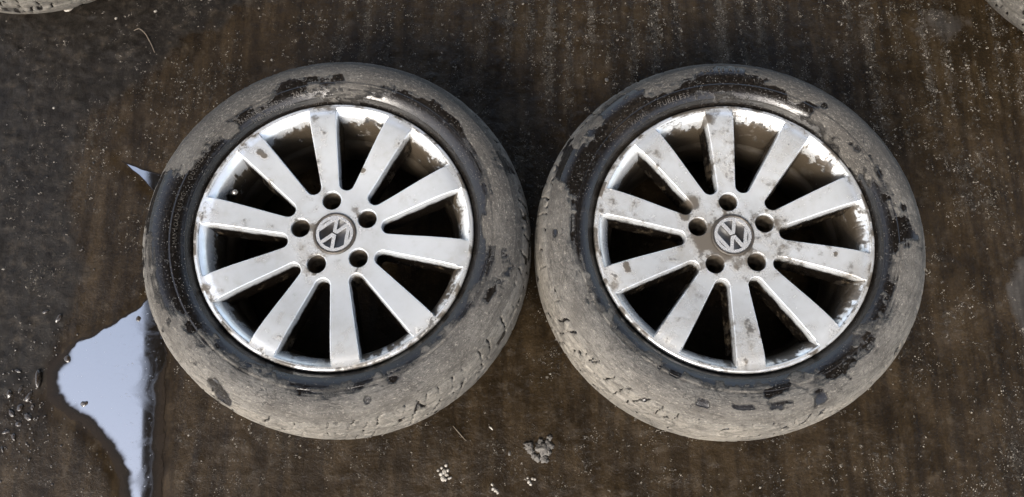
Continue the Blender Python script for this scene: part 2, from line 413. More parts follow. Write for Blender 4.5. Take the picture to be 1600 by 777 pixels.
def wheel_face(phase):
    """top sheet of the cast wheel with ten windows, five lug holes and the cap bore; returns verts, faces, face tags"""
    loops = []                                        # (points2d, kind-list, type)
    for k in range(10):
        q = phase+R(18+36*k); c, s = cos(q), sin(q)
        loops.append(([(u*c-v*s, u*s+v*c) for u, v in WO], WK, 'win', k))
    for k in range(5):
        q = phase+R(72*k); cx, cy = .056*cos(q), .056*sin(q)
        loops.append(([(cx+.0162*cos(2*pi*i/40), cy+.0162*sin(2*pi*i/40)) for i in range(40)], None, 'lug', k))
    loops.append(([(.0346*cos(2*pi*i/72), .0346*sin(2*pi*i/72)) for i in range(72)], None, 'bore', 0))
    outer = [(.2150*cos(2*pi*i/360), .2150*sin(2*pi*i/360)) for i in range(360)]
    P = []; E = []; start = []
    for L in loops+[(outer, None, 'out', 0)]:
        b0 = len(P); start.append(b0); P += L[0]; n = len(L[0]); E += [(b0+i, b0+(i+1) % n) for i in range(n)]
    npt = len(P)
    # interior points on rings
    ring = list(np.arange(.037, .0858, .0036))+list(np.arange(.086, .2125, .0046))
    IP = []
    for j, r in enumerate(ring):
        n = int(2*pi*r/.0042); 
        for i in range(n): a = 2*pi*(i+.5*(j % 2))/n; IP.append((r*cos(a), r*sin(a)))
    IP = np.array(IP); ok = np.ones(len(IP), bool)
    for L in loops:
        ok &= dpoly(IP[:,0], IP[:,1], L[0]) < -.0012
    P += [tuple(p) for p in IP[ok]]
    res = geometry.delaunay_2d_cdt([Vector(p) for p in P], E, [], 0, 1e-7)
    vo = np.array([tuple(p) for p in res[0]]); T = np.array([tuple(t) for t in res[2]])
    cen = vo[T].mean(1); rr = np.hypot(cen[:,0], cen[:,1]); keep = (rr < .215)
    for L in loops: keep &= ~inpoly(cen[:,0], cen[:,1], L[0])
    T = T[keep]; cen = cen[keep]
    omap = {}
    for i, lst in enumerate(res[3]):
        for o in lst: omap[o] = i
    V = [(x, y, float(ztop(math.hypot(x, y)))) for x, y in vo]
    faces = []; tags = []
    def classify(x, y):
        r = math.hypot(x, y)
        if r < .0855: return 'hub'
        if r > .2122: return 'ring'
        return int(round((math.atan2(y, x)-phase)/R(36))) % 10
    for t, c in zip(T, cen):
        x = vo[t]; ar = (x[1,0]-x[0,0])*(x[2,1]-x[0,1])-(x[2,0]-x[0,0])*(x[1,1]-x[0,1])
        faces.append(tuple(t) if ar > 0 else tuple(t[::-1])); tags.append(classify(*c))
    for li, (L, kd, ty, k) in enumerate(loops):
        n = len(L); prev = [omap[start[li]+i] for i in range(n)]
        if ty == 'win': steps = [(.0005, .0002), (.0011, .0008), (.0016, .0018), (.0019, .0032), (.0027, .010), (.0042, .022), (.0058, .035), (.0068, .043), (.0062, .047)]
        elif ty == 'lug': steps = [(.0005, .0002), (.0010, .0008), (.0013, .0020), (.0014, .006)]
        else: steps = [(-.0003, .0002), (-.0003, .0008), (-.0003, .005)]
        off = (lambda d: [(x*(1-d/ .0162)+0, y) for x, y in L]) if False else None
        for si, (d_, dz) in enumerate(steps):
            if ty == 'win':
                q = phase+R(18+36*k); c, s = cos(q), sin(q)
                O = [(u*c-v*s, u*s+v*c) for u, v in offset(WO, d_)]
            elif ty == 'lug':
                q = phase+R(72*k); cx, cy = .056*cos(q), .056*sin(q)
                O = [(cx+(x-cx)*(1-d_/.0162), cy+(y-cy)*(1-d_/.0162)) for x, y in L]
            else: O = [(x*(1-d_/.0346), y*(1-d_/.0346)) for x, y in L]
            b0 = len(V); V += [(x, y, float(ztop(math.hypot(*L[i])))-dz) for i, (x, y) in enumerate(O)]
            cur = list(range(b0, b0+n))
            for i in range(n):
                j = (i+1) % n
                if ty == 'win' and si > 3 and (kd[i] == 'o' or (kd[i] == 'b' and kd[j] == 'o')): continue
                g = (prev[i], prev[j], cur[j], cur[i])
                faces.append(g)
                mx, my = (L[i][0]+L[j][0])/2, (L[i][1]+L[j][1])/2
                if ty != 'win': tags.append('hub')
                elif kd[i] == 'o': tags.append('ring')
                else:
                    r = math.hypot(mx, my); tags.append(classify(mx, my))
            prev = cur
    V = np.array(V)
    # orient every face: top faces up; wall faces towards the inside of their hole
    ntop = len(T)
    loopc = {}
    Fq = []
    for fi, f in enumerate(faces):
        Fq.append(f)
    # flip walls if needed by testing one quad of each kind
    def flip_needed(f, hole_c):
        p = V[list(f)]; nrm = np.cross(p[1]-p[0], p[2]-p[0]); return np.dot(nrm[:2], np.array(hole_c)-p.mean(0)[:2]) < 0
    pos = ntop
    for li, (L, kd, ty, k) in enumerate(loops):
        n = len(L); hc = np.mean(L, 0)
        ns = {'win': 9, 'lug': 4, 'bore': 3}[ty]; cnt = 0
        for si in range(ns):
            for i in range(n):
                j = (i+1) % n
                if ty == 'win' and si > 3 and (kd[i] == 'o' or (kd[i] == 'b' and kd[j] == 'o')): continue
                f = Fq[pos]
                if flip_needed(f, hc) : Fq[pos] = f[::-1]
                pos += 1
    return V, Fq, tags

def vert_normals(V, Fs):
    N = np.zeros_like(V)
    for n in (3, 4):
        Q = np.array([f for f in Fs if len(f) == n])
        if len(Q) == 0: continue
        p = V[Q]; nn = np.cross(p[:,2]-p[:,0], (p[:,3]-p[:,1]) if n == 4 else (p[:,2]-p[:,1]))
        if n == 3: nn = np.cross(p[:,1]-p[:,0], p[:,2]-p[:,0])
        for c in range(n): np.add.at(N, Q[:,c], nn)
    return N/np.maximum(np.linalg.norm(N, axis=1, keepdims=True), 1e-12)

def text_mesh(txt, size, radius, ang_center, zfun, height, spacing=1.0):
    "raised lettering bent along the sidewall, reading from the hub outwards"
    cu = bpy.data.curves.new('t', 'FONT'); cu.body = txt; cu.size = size; cu.extrude = height; cu.align_x = 'CENTER'; cu.space_character = spacing
    cu.resolution_u = 3
    o = bpy.data.objects.new('t', cu); C.objects.link(o)
    dg = bpy.context.evaluated_depsgraph_get(); me = bpy.data.meshes.new_from_object(o.evaluated_get(dg))
    vs_ = [v.co.copy() for v in me.vertices]; fs = [tuple(p.vertices) for p in me.polygons]
    bpy.data.objects.remove(o); bpy.data.curves.remove(cu); bpy.data.meshes.remove(me)
    out = []
    for v in vs_:
        r = radius+v.y; a = ang_center-v.x/radius
        out.append((r*cos(a), r*sin(a), float(zfun(r))+v.z))
    return out, fs

def emblem(rot):
    "V over W inside a ring, as one raised shape"
    Rr = .0292; wd = .185
    def stroke(p, q, e=.0):
        p = np.array(p); q = np.array(q); d = (q-p)/np.linalg.norm(q-p); n = np.array([-d[1], d[0]])*wd/2
        return [p-n, q-n, q+n, p+n]
    circ = [(.86*cos(2*pi*i/64), .86*sin(2*pi*i/64)) for i in range(64)]
    def clip(poly, cl):
        out = [tuple(p) for p in poly]
        for i in range(len(cl)):
            a = cl[i]; b = cl[(i+1) % len(cl)]; inp = out; out = []
            side = lambda p: (b[0]-a[0])*(p[1]-a[1])-(b[1]-a[1])*(p[0]-a[0])
            for j in range(len(inp)):
                p, q = inp[j], inp[(j+1) % len(inp)]; sp, sq = side(p), side(q)
                if sp >= 0: out.append(p)
                if (sp >= 0) != (sq >= 0):
                    t = sp/(sp-sq); out.append((p[0]+(q[0]-p[0])*t, p[1]+(q[1]-p[1])*t))
            if not out: return out
        return out
    half_up = [(-2, .035), (2, .035), (2, 2), (-2, 2)]; half_dn = [(-2, -2), (2, -2), (2, -.035), (-2, -.035)]
    polys = []
    for s in (-1, 1):
        polys.append(clip(clip(stroke((s*.44, 1.0), (s*-.02, -.06)), circ), half_up))          # V arms
        polys.append(clip(stroke((s*1.02, .62), (s*.36, -.90)), circ))                          # outer W arms
        polys.append(clip(clip(stroke((s*.42, -.98), (s*-.03, .10)), circ), half_dn))           # inner W arms
    P = []; Fc = []
    for pl in polys:
        if len(pl) < 3: continue
        Fc.append(list(range(len(P), len(P)+len(pl)))); P += pl
    # ring as sectors
    n = 64
    for i in range(n):
        a0, a1 = 2*pi*i/n, 2*pi*(i+1)/n
        Fc.append(list(range(len(P), len(P)+4)))
        P += [(.84*cos(a0), .84*sin(a0)), (1*cos(a0), 1*sin(a0)), (1*cos(a1), 1*sin(a1)), (.84*cos(a1), .84*sin(a1))]
    res = geometry.delaunay_2d_cdt([Vector(p) for p in P], [], Fc, 0, 1e-5)
    vo = [tuple(p) for p in res[0]]; T = [tuple(t) for t, o in zip(res[2], res[5]) if len(o) > 0]
    zt, zb = .1885, .1855
    cr, sr = cos(rot), sin(rot)
    tf = lambda p, z: ((p[0]*cr-p[1]*sr)*Rr, (p[0]*sr+p[1]*cr)*Rr, z)
    V = [tf(p, zt-.0004*(p[0]**2+p[1]**2)) for p in vo]+[tf(p, zb) for p in vo]; nv = len(vo); Fs = list(T)
    ec = {}
    for t in T:
        for i in range(3): e = (t[i], t[(i+1) % 3]); ec[e] = ec.get(e, 0)+1
    for (a, b) in ec:
        if (b, a) not in ec: Fs.append((a, a+nv, b+nv, b))
    return V, Fs

TYPTS = [(.2195, .1840), (.2222, .1895), (.2255, .1960), (.2300, .2020), (.2380, .2080), (.2480, .2122), (.2600, .2138), (.2720, .2130), (.2830, .2085), (.2925, .1995), (.2995, .1895), (.3055, .1765), (.3092, .1600), (.3115, .1400), (.3124, .107)]
tp = [tuple(p) for p in spline(TYPTS, 8)]
low = [(r, .214-z) for r, z in spline(TYPTS[::-1], 4)[1:]]
TPR = np.array(tp+low)
_r = np.array([p[0] for p in tp]); _z = np.array([p[1] for p in tp])
def tyre_z(r): return np.interp(r, _r, _z)

def tyre_mesh(darkfun, seed, nseg=960, tread_lines=1., thick=None):
    prof = TPR; m = len(prof); th = np.arange(nseg)*2*pi/nseg
    # smooth normals of the profile
    tg = np.gradient(prof, axis=0); nr = np.stack([-tg[:,1], tg[:,0]], 1)/np.linalg.norm(tg, axis=1, keepdims=True); nr = -nr
    if nr[40][0]*0+nr[len(tp)-1][0] < 0: nr = -nr
    r = prof[:,0][:,None]+0*th; z = prof[:,1][:,None]+0*th; T = th[None,:]+0*r
    s = np.concatenate([[0], np.cumsum(np.linalg.norm(np.diff(prof, axis=0), axis=1))])[:,None]+0*T
    up = np.arange(m)[:,None] < len(tp)
    top = up & (z > .107)
    x, y = r*np.cos(T), r*np.sin(T)
    d = np.zeros_like(r)
    # concentric mouldings: bead ridge, rim-protector rib, shoulder line
    def rib(rc, wv, hh): return hh*np.exp(-((r-rc)/wv)**2)*top
    d += rib(.2315, .0011, .0006)+rib(.2495, .0012, .0011)-rib(.2520, .0010, .0006)+rib(.2860, .0013, .0007)
    d += -.0008*np.exp(-((s-s[np.argmin(np.abs(prof[:len(tp),0]-.2965))])/.0012)**2)*top
    d += .0012*sstep(.252, .2455, r)*sstep(.226, .236, r)*top
    # tread: shoulder grooves cut across, circumferential grooves
    sh = s-s[np.argmin(np.abs(prof[:len(tp),0]-.2955))]           # distance past the shoulder edge, mm scale
    nb = 66
    jit = (vnoise(np.cos(T)*26, np.sin(T)*26, 0, seed+9)-.5)*.9+(fbm(x*90, y*90, z*90, seed+10, 3)-.5)*.55
    ph = (T*nb/(2*pi)+jit+sh*14) % 1.0
    fill = sstep(.44, .60, fbm(x*34+5, y*34, z*34, seed+3, 4, .62))         # where mud has packed the groove
    side = sstep(0, .004, sh)*(z > .03)
    gr = np.exp(-(np.minimum(ph, 1-ph)/(.035+.05*vnoise(x*60, y*60, z*60, seed+4)))**2)
    d -= .0042*gr*side*(1-.88*fill)*tread_lines
    ph2 = (T*nb*2/(2*pi)+.5+jit*2-sh*30) % 1.0
    d -= .0016*np.exp(-(np.minimum(ph2, 1-ph2)/.06)**2)*side*sstep(.035, .0, sh)*(1-fill)*tread_lines
    for zc in (.157, .125, .089, .057):
        d -= .005*np.exp(-((z-zc)/.0042)**2)*(r > .300)*(.35+.65*(1-fill))
    # uneven mud crust
    mudn = fbm(x*45, y*45, z*45, seed+21, 5, .58)
    D = darkfun(np.degrees(T) % 360)
    wob = (fbm(x*16, y*16, z*16, seed+1, 4, .6)-.5)*.040+(fbm(x*60, y*60, z*60, seed+2, 3, .6)-.5)*.016
    streak = (vnoise(np.cos(T)*7, np.sin(T)*7, r*420, seed+31)-.5)
    sr = np.where(up, r, .32)
    mud = .5+(sr-D+wob)/.026+streak*.55
    # stray dark patches on the mud, and mud left inside the dark band
    pt = fbm(x*19+9, y*19, z*19, seed+41, 4, .6)
    mud = np.clip(mud, -.8, 1.3)-8*np.maximum(pt-.60, 0)
    mud = mud+np.maximum(fbm(x*24-4, y*24, z*24, seed+51, 4, .62)-.58, 0)*7*sstep(-.035, .0, sr-D+.012)
    mud = mud-1.9*gr*side*(1-fill)*tread_lines
    for ac, hw, r0, r1, val in PATCH.get(seed, []):
        da = np.abs((np.degrees(T)-ac+180) % 360-180)
        mk = sstep(hw*1.4, hw*.6, da+(mudn-.5)*hw*2.2)*sstep(r0-.004, r0+.004, r+wob*.6)*sstep(r1+.004, r1-.004, r+wob*.6)*up
        mk = mk*.8*(.55+.45*sstep(.35, .55, fbm(x*70, y*70, 0, seed+88, 3))); mud = mud*(1-mk)+(.25+.5*val)*mk
    cov = np.clip(mud, 0, 1)
    d += cov*(mudn-.35)*.0016+cov*.0004
    film = np.clip(fbm(x*12, y*12, z*12, seed+61, 4)*1.1-.15+streak*.25, 0, 1)
    P = prof[:,None,:]+nr[:,None,:]*d[:,:,None]
    V = np.stack([P[:,:,0]*np.cos(T), P[:,:,0]*np.sin(T), P[:,:,1]], 2).reshape(-1, 3)
    ii = np.arange(m*nseg).reshape(m, nseg); jj = np.roll(ii, -1, 1)
    Fq = np.stack([ii[:-1].ravel(), ii[1:].ravel(), jj[1:].ravel(), jj[:-1].ravel()], 1)
    V[:,2] = np.maximum(V[:,2], .0)
    thick = .40+.55*sstep(-.006, .012, sh)*np.where(up, 1, 1)+.25*(fbm(x*8, y*8, 0, seed+71, 3)-.5)*2+LIT_TONE(seed, np.degrees(T))  # mud thickness, plus the lit side's paler tone put into the colour
    return V, Fq, {'mud': mud.ravel(), 'film': film.ravel(), 'thick': thick.ravel(), 'pol': np.stack([(np.cos(T)*.3).ravel(), (np.sin(T)*.3).ravel(), (s*5).ravel()], 1)}

def LIT_TONE(seed, A):
    c = np.cos(np.radians(A+100))                       # mud colour painted paler on the side that faces the light
    return .16*c-(.65 if seed == 400 else 0)
def ringfun(tab):
    tab = sorted(tab); A = np.array([t[0] for t in tab], float); B = np.array([t[1] for t in tab])/1000.
    A = np.concatenate([A-360, A, A+360]); B = np.concatenate([B]*3)
    return lambda a: np.interp(a, A, B)

PATCH = {
  100: [(-12, 7, .268, .290, -.6), (-22, 5, .262, .274, -.5), (98, 10, .252, .268, -.8), (169, 10, .20, .300, -.9), (72, 7, .292, .300, 1.5), (86, 8, .226, .246, .9), (57, 12, .2505, .262, -.7), (-83, 6, .240, .262, .15)],
  200: [(88, 9, .252, .288, -.9), (32, 6, .242, .252, -.6), (22, 6, .244, .254, -.4), (88, 14, .226, .244, .75), (112, 7, .252, .30, 1.3), (-92, 4, .268, .280, -1), (-80, 5, .268, .281, -1), (-104, 2, .268, .284, -1), (-48, 9, .222, .262, -.2)],
}

def make_wheel(name, loc, rot, phase, erot, seed, darktab, texts, valve, dirt_bias, spots, label):
    root = empty(name, loc, rot); tag(root, label, 'wheel', 'alloy wheels with tyres lying flat on the ground')
    V, Fs, tags = wheel_face(phase)
    N = vert_normals(V, Fs)
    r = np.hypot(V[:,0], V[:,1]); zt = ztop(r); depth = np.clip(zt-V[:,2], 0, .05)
    ang = np.arctan2(V[:,1], V[:,0])
    blot = fbm(V[:,0]*26+seed, V[:,1]*26, 0, seed+7, 4, .6)
    def lugd():
        D = np.full(len(V), 9.)
        for k in range(5):
            q = phase+R(72*k); D = np.minimum(D, np.hypot(V[:,0]-.056*cos(q), V[:,1]-.056*sin(q))-.0162)
        return D
    fine = fbm(V[:,0]*95+seed, V[:,1]*95, 0, seed+9, 4, .65)
    dirt = dirt_bias+.30*sstep(.55, .75, blot)+.9*(fine-.5)*sstep(.40, .62, blot)
    dirt += .30*np.exp(-np.abs(lugd())/.006)*sstep(.35, .65, fbm(V[:,0]*40, V[:,1]*40, 0, seed+8, 3))
    dirt += .28*np.exp(-np.abs(r-.033)/.006)*sstep(.3, .6, blot)
    dirt += .34*sstep(.203, .2145, r)*sstep(.42, .62, fbm(V[:,0]*34, V[:,1]*34, 0, seed+12, 3))
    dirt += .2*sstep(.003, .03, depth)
    dirt += .16*sstep(.10, .05, r)*sstep(.40, .60, fbm(V[:,0]*30, V[:,1]*30, 0, seed+33, 4))
    for (sx, sy, sr_) in spots: dirt += 1.3*np.exp(-((V[:,0]-sx)**2+(V[:,1]-sy)**2)/sr_**2)
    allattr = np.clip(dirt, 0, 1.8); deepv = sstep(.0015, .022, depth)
    Fa = Fs
    def sub(sel):
        fs = [Fa[i] for i in sel]; used = sorted({v for f in fs for v in f}); mp = {v: i for i, v in enumerate(used)}
        return V[used], [tuple(mp[v] for v in f) for f in fs], np.stack([allattr[used], deepv[used]], 1), N[used]
    groups = {}
    for i, t in enumerate(tags): groups.setdefault(t, []).append(i)
    # rim: lip, pocket slope and barrel, with the outer strip of the cast face
    v0, f0, d0, n0 = sub(groups['ring'])
    zl = float(ztop(.2150))
    lipn = 360
    prof = [(.2150, zl), (.2168, zl-.0001), (.2184, zl-.0006), (.2196, zl-.0016), (.2203, zl-.0032), (.2206, zl-.0055), (.2204, zl-.009), (.219, zl-.014), (.216, zl-.016)]
    v1, f1 = revolve(prof, lipn, flip=True)
    v1 = np.array(v1)
    bad = sstep(.62, .72, fbm(v1[:,0]*70, v1[:,1]*70, 0, seed+77, 2))
    v1[:,2] -= bad*.0008                                   # kerb nicks along the lip
    d1 = dirt_bias+.10+.55*sstep(.50, .66, fbm(v1[:,0]*38, v1[:,1]*38, 0, seed+14, 3))
    n1 = vert_normals(v1, f1)
    bp = [tuple(p) for p in spline([(.2140, .1964), (.2110, .1940), (.2065, .1898), (.2018, .1838), (.1980, .1750), (.1955, .1620), (.1938, .145), (.1930, .120), (.1925, .112), (.186, .100), (.184, .080), (.186, .040), (.196, .015)], 9)]
    v2, f2 = revolve(bp, 480); v2 = np.array(v2); n2 = vert_normals(v2, f2)
    if n2[480*36][0]*v2[480*36][0]+n2[480*36][1]*v2[480*36][1] > 0: f2 = [q[::-1] for q in f2]; n2 = -n2
    a2 = np.arctan2(v2[:,1], v2[:,0])
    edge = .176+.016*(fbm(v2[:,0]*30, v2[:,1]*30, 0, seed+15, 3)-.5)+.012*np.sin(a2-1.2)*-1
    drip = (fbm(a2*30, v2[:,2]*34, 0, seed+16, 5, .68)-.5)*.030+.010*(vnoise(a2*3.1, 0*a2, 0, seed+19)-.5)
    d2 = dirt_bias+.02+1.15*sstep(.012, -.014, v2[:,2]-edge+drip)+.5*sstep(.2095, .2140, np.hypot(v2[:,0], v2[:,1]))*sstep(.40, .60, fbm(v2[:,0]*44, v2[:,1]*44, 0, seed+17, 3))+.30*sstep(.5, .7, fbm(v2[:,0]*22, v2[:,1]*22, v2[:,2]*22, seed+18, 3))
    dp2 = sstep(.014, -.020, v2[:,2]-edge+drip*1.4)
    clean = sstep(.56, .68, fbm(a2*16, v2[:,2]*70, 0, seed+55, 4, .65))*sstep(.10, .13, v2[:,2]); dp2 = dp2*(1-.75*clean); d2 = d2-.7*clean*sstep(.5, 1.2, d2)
    VV = np.concatenate([v0, v1, v2]); o1 = len(v0); o2 = o1+len(v1)
    FF = f0+[tuple(i+o1 for i in f) for f in f1]+[tuple(i+o2 for i in f) for f in f2]
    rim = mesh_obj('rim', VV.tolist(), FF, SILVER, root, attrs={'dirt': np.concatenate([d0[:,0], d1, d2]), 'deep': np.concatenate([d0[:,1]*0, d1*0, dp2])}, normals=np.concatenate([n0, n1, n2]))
    # hub
    v, f, dd, n = sub(groups['hub'])
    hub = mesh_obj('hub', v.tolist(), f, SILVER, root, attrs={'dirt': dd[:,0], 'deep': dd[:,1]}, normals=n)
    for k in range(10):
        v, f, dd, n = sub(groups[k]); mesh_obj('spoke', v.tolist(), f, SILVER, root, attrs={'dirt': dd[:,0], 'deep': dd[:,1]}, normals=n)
    # lug holes: sleeve, seat and bolt hole
    sh = None
    for k in range(5):
        q = phase+R(72*k)
        if sh is None:
            v, f = revolve([(.0150, .1810), (.0147, .170), (.0145, .158), (.0128, .1535), (.0085, .1500), (.0080, .1495), (.0078, .130), (.0001, .130)], 36, flip=False)
            v = np.array(v); nn = vert_normals(v, f)
            if nn[40][0]*v[40][0]+nn[40][1]*v[40][1] > 0: f = [x[::-1] for x in f]
            o = mesh_obj('lug_hole', v.tolist(), f, HOLE, hub); sh = o.data
        else: o = mesh_obj('lug_hole', None, None, HOLE, hub, share=sh)
        o.location = (.056*cos(q), .056*sin(q), 0)
    # back plate behind the hub, seen dark through the windows' tips
    # centre cap
    v, f = revolve([(.0001, .1845), (.0283, .1842), (.0290, .1862), (.0297, .1876), (.0312, .1880), (.0322, .1872), (.0326, .1858), (.0327, .180)], 72, flip=True)
    cap = mesh_obj('centre_cap', v, f, CAPDARK, root)
    v, f = revolve([(.0296, .1868), (.0304, .1882), (.0320, .1888), (.0336, .1880), (.0344, .1866), (.0345, .181)], 72, flip=True)
    mesh_obj('collar', v, f, CAPRING, cap)
    v, f = emblem(erot)
    e = mesh_obj('emblem', v, f, CHROME, cap, smooth=False)
    bv = e.modifiers.new('b', 'BEVEL'); bv.width = .00035; bv.segments = 2; bv.limit_method = 'ANGLE'
    # tyre
    v, f, at_ = tyre_mesh(ringfun(darktab), seed)
    ty = mesh_obj('tyre', v, f.tolist(), TYRE, root, attrs=at_)
    for (txt, size, rad, ac, sp) in texts:
        v, f = text_mesh(txt, size, rad, R(ac), lambda r: tyre_z(r)+.0008, .0009, sp)
        mesh_obj('lettering', v, f, LETTER, ty, smooth=False)
    if valve is not None:
        q = R(valve); rad = .1935; zb = .158
        v, f = revolve([(.0001, .034), (.0026, .034), (.0034, .033), (.0036, .030), (.0036, .024), (.0030, .0235), (.0030, .016), (.0052, .013), (.0060, .004), (.0075, .0), (.0085, -.004)], 20, flip=True)
        st = mesh_obj('valve_stem', v, f, RUBBER, root)
        st.location = (rad*cos(q), rad*sin(q), zb); st.rotation_euler = Vector((-cos(q)*.55, -sin(q)*.55, 1)).to_track_quat('Z', 'Y').to_euler()
        v, f = revolve([(.0001, .0355), (.0020, .0355), (.0022, .0349), (.0036, .0349), (.0041, .0340), (.0042, .0250), (.0038, .0246)], 20, flip=True)
        mesh_obj('valve_cap', v, f, STEEL, st)
    return root

LEFT_DARK = [(t[0], t[1]+3) for t in [(0,250),(15,254),(30,258),(45,262),(57,262),(66,258),(74,244),(80,238),(88,240),(95,252),(105,258),(112,254),(118,246),(128,248),(135,254),(145,256),(153,258),(158,264),(162,284),(172,284),(180,278),(195,276),(205,270),(213,256),(225,248),(240,246),(255,248),(270,250),(285,248),(300,246),(315,246),(330,250),(345,254)]]
RIGHT_DARK = [(t[0], t[1]+5) for t in [(0,246),(8,244),(15,238),(22,230),(30,226),(45,222),(58,228),(66,240),(74,256),(85,262),(95,262),(104,256),(112,256),(118,268),(126,282),(140,286),(152,284),(162,270),(172,258),(182,250),(195,246),(210,240),(225,240),(240,241),(255,245),(270,246),(285,246),(300,248),(315,250),(330,248),(345,247)]]
make_wheel('alloy_wheel', (-.2817, .4173, 0), (.0005, .0043, 0), R(98.2), R(150), 100, LEFT_DARK,
    [('205/55 R16  91V', .0115, .2365, 98, 1.15), ('TUBELESS  RADIAL', .0062, .2290, 92, 1.2), ('STANDARD LOAD', .0078, .2365, 124, 1.25), ('STEEL BELTED RADIAL', .0062, .2285, 118, 1.2),
     ('TREAD PLIES', .0090, .2400, 138, 1.2), ('OUTSIDE', .0095, .2400, 155, 1.3), ('MAX LOAD 615 KG', .0088, .2400, 176, 1.15)],
    157, .44, [(-.125,.132,.005),(-.118,.126,.004),(-.055,-.196,.008),(-.02,-.196,.006),(.04,.105,.005)], 'left alloy wheel with bright silver spokes, its tyre beside the sky-blue puddle reflection')
make_wheel('alloy_wheel', (.3505, .4144, 0), (-.0006, -.0051, 0), R(93.0), R(15), 200, RIGHT_DARK,
    [('TUBELESS', .0105, .2370, 111, 1.25), ('RADIAL', .0080, .2360, 127, 1.2), ('205/55 R16', .0100, .2745, 91, 1.3)],
    None, .58, [(-.172,-.052,.0045),(-.170,-.060,.0035),(-.06,.055,.010),(-.075,.035,.008),(-.045,-.01,.012),(-.03,.195,.008),(.155,-.035,.003),(.03,-.165,.004)], 'right alloy wheel with duller, browner scuffed spokes and muddy worn tread, cap mark nearly upright')

# ------------------------------------------------------------------ the tyres cut off by the top corners
def make_tyre(loc, seed, dark, label, rot=(0, 0, 0)):
    root = empty('tyre_on_the_ground', loc, rot); tag(root, label, 'tyre')
    v, f, at_ = tyre_mesh(ringfun(dark), seed, nseg=600)
    t = mesh_obj('tyre', v, f.tolist(), TYRE, root, attrs=at_)
    v, f = revolve([(.2206, .190), (.2195, .178), (.200, .165), (.195, .10), (.200, .02)], 120); mesh_obj('rim', v, f, DUST, root)
    return root
p = at(15, 20, .100); make_tyre((p[0]-.020, p[1]+.343, 0), 300, [(0, 236), (180, 236)], 'pale muddy tyre edge cut off by the top left corner of the photo')
p = at(1577, 32, .100); make_tyre((p[0]+.262, p[1]+.254, 0), 400, [(0, 280), (180, 296)], 'grey-brown tyre edge cut off by the top right corner of the photo')

# ------------------------------------------------------------------ grit and small litter
def lump(rad, seed, sub=2, flat=.6, amp=.35, freq=2.2):
    import bmesh
    bm = bmesh.new(); bmesh.ops.create_icosphere(bm, subdivisions=sub, radius=1)
    P = np.array([v.co[:] for v in bm.verts]); F_ = [tuple(v.index for v in f.verts) for f in bm.faces]; bm.free()
    k = 1+amp*2*(fbm(P[:,0]*freq+seed*3.1, P[:,1]*freq+seed, P[:,2]*freq, seed, 3)-.5)
    P = P*k[:,None]*rad; P[:,2] *= flat
    return P, F_
def mat_grit():
    b = NB('pale_grit'); T = b.attr('tone')
    c = b.mix(T, (.014, .010, .007), (.20, .178, .145))
    return b.out(Base_Color=c, Roughness=.5, Specular_IOR_Level=.4)
GRIT = mat_grit()
N = 34000
cx = rng.uniform(-1.05, 1.05, N); cy = rng.uniform(-.05, 1.0, N)
dens = fleckmap(cx, cy)*1.1+.05; dens *= 1-.55*sstep(-.02, .02, dpoly(cx, cy, greyw))
k_ = rng.random(N) < dens; cx, cy = cx[k_], cy[k_]
cnt = 1+(rng.random(len(cx))**2.2*11).astype(int); spread = .0008+.0038*rng.random(len(cx))**1.5
gx = np.repeat(cx, cnt); gy = np.repeat(cy, cnt); sp_ = np.repeat(spread, cnt)
gx = gx+rng.normal(0, 1, len(gx))*sp_; gy = gy+rng.normal(0, 1, len(gy))*sp_
base_tone = np.repeat(rng.random(len(cx))**1.2*.75, cnt)
keep = (dpoly(gx, gy, pudw) < .004) & (dpoly(gx, gy, triw) < .002)
keep &= (np.hypot(gx+.2817, gy-.4173) > .27) & (np.hypot(gx-.3505, gy-.4144) > .27)
gx, gy, base_tone = gx[keep], gy[keep], base_tone[keep]; n = len(gx)
oc = np.array([(1,0,0),(-1,0,0),(0,1,0),(0,-1,0),(0,0,1),(0,0,-1)], float)
of = np.array([(0,2,4),(2,1,4),(1,3,4),(3,0,4),(2,0,5),(1,2,5),(3,1,5),(0,3,5)])
sz = .0004+.0008*rng.random(n)**2+.0014*(rng.random(n) < .02)*rng.random(n)
ang = rng.uniform(0, 2*pi, n); asp = rng.uniform(.45, 1.4, n)
P = oc[None]*(1+.35*rng.uniform(-1, 1, (n, 6, 1)))
P = P*sz[:,None,None]; P[:,:,0] *= asp[:,None]; P[:,:,2] *= .75
ca, sa = np.cos(ang)[:,None], np.sin(ang)[:,None]
X = P[:,:,0]*ca-P[:,:,1]*sa+gx[:,None]; Y = P[:,:,0]*sa+P[:,:,1]*ca+gy[:,None]
hz = heights(gx, gy)[0]
Z = P[:,:,2]+(hz+sz*.25)[:,None]
V = np.stack([X, Y, Z], 2).reshape(-1, 3); Fo = (of[None]+(np.arange(n)*6)[:,None,None]).reshape(-1, 3)
tone = np.repeat(np.clip(base_tone*(.5+rng.random(n))+.35*(rng.random(n) < .03), 0, 1), 6)
tag(mesh_obj('grit', V.tolist(), Fo.tolist(), GRIT, attrs={'tone': tone}, smooth=False), kind='stuff')

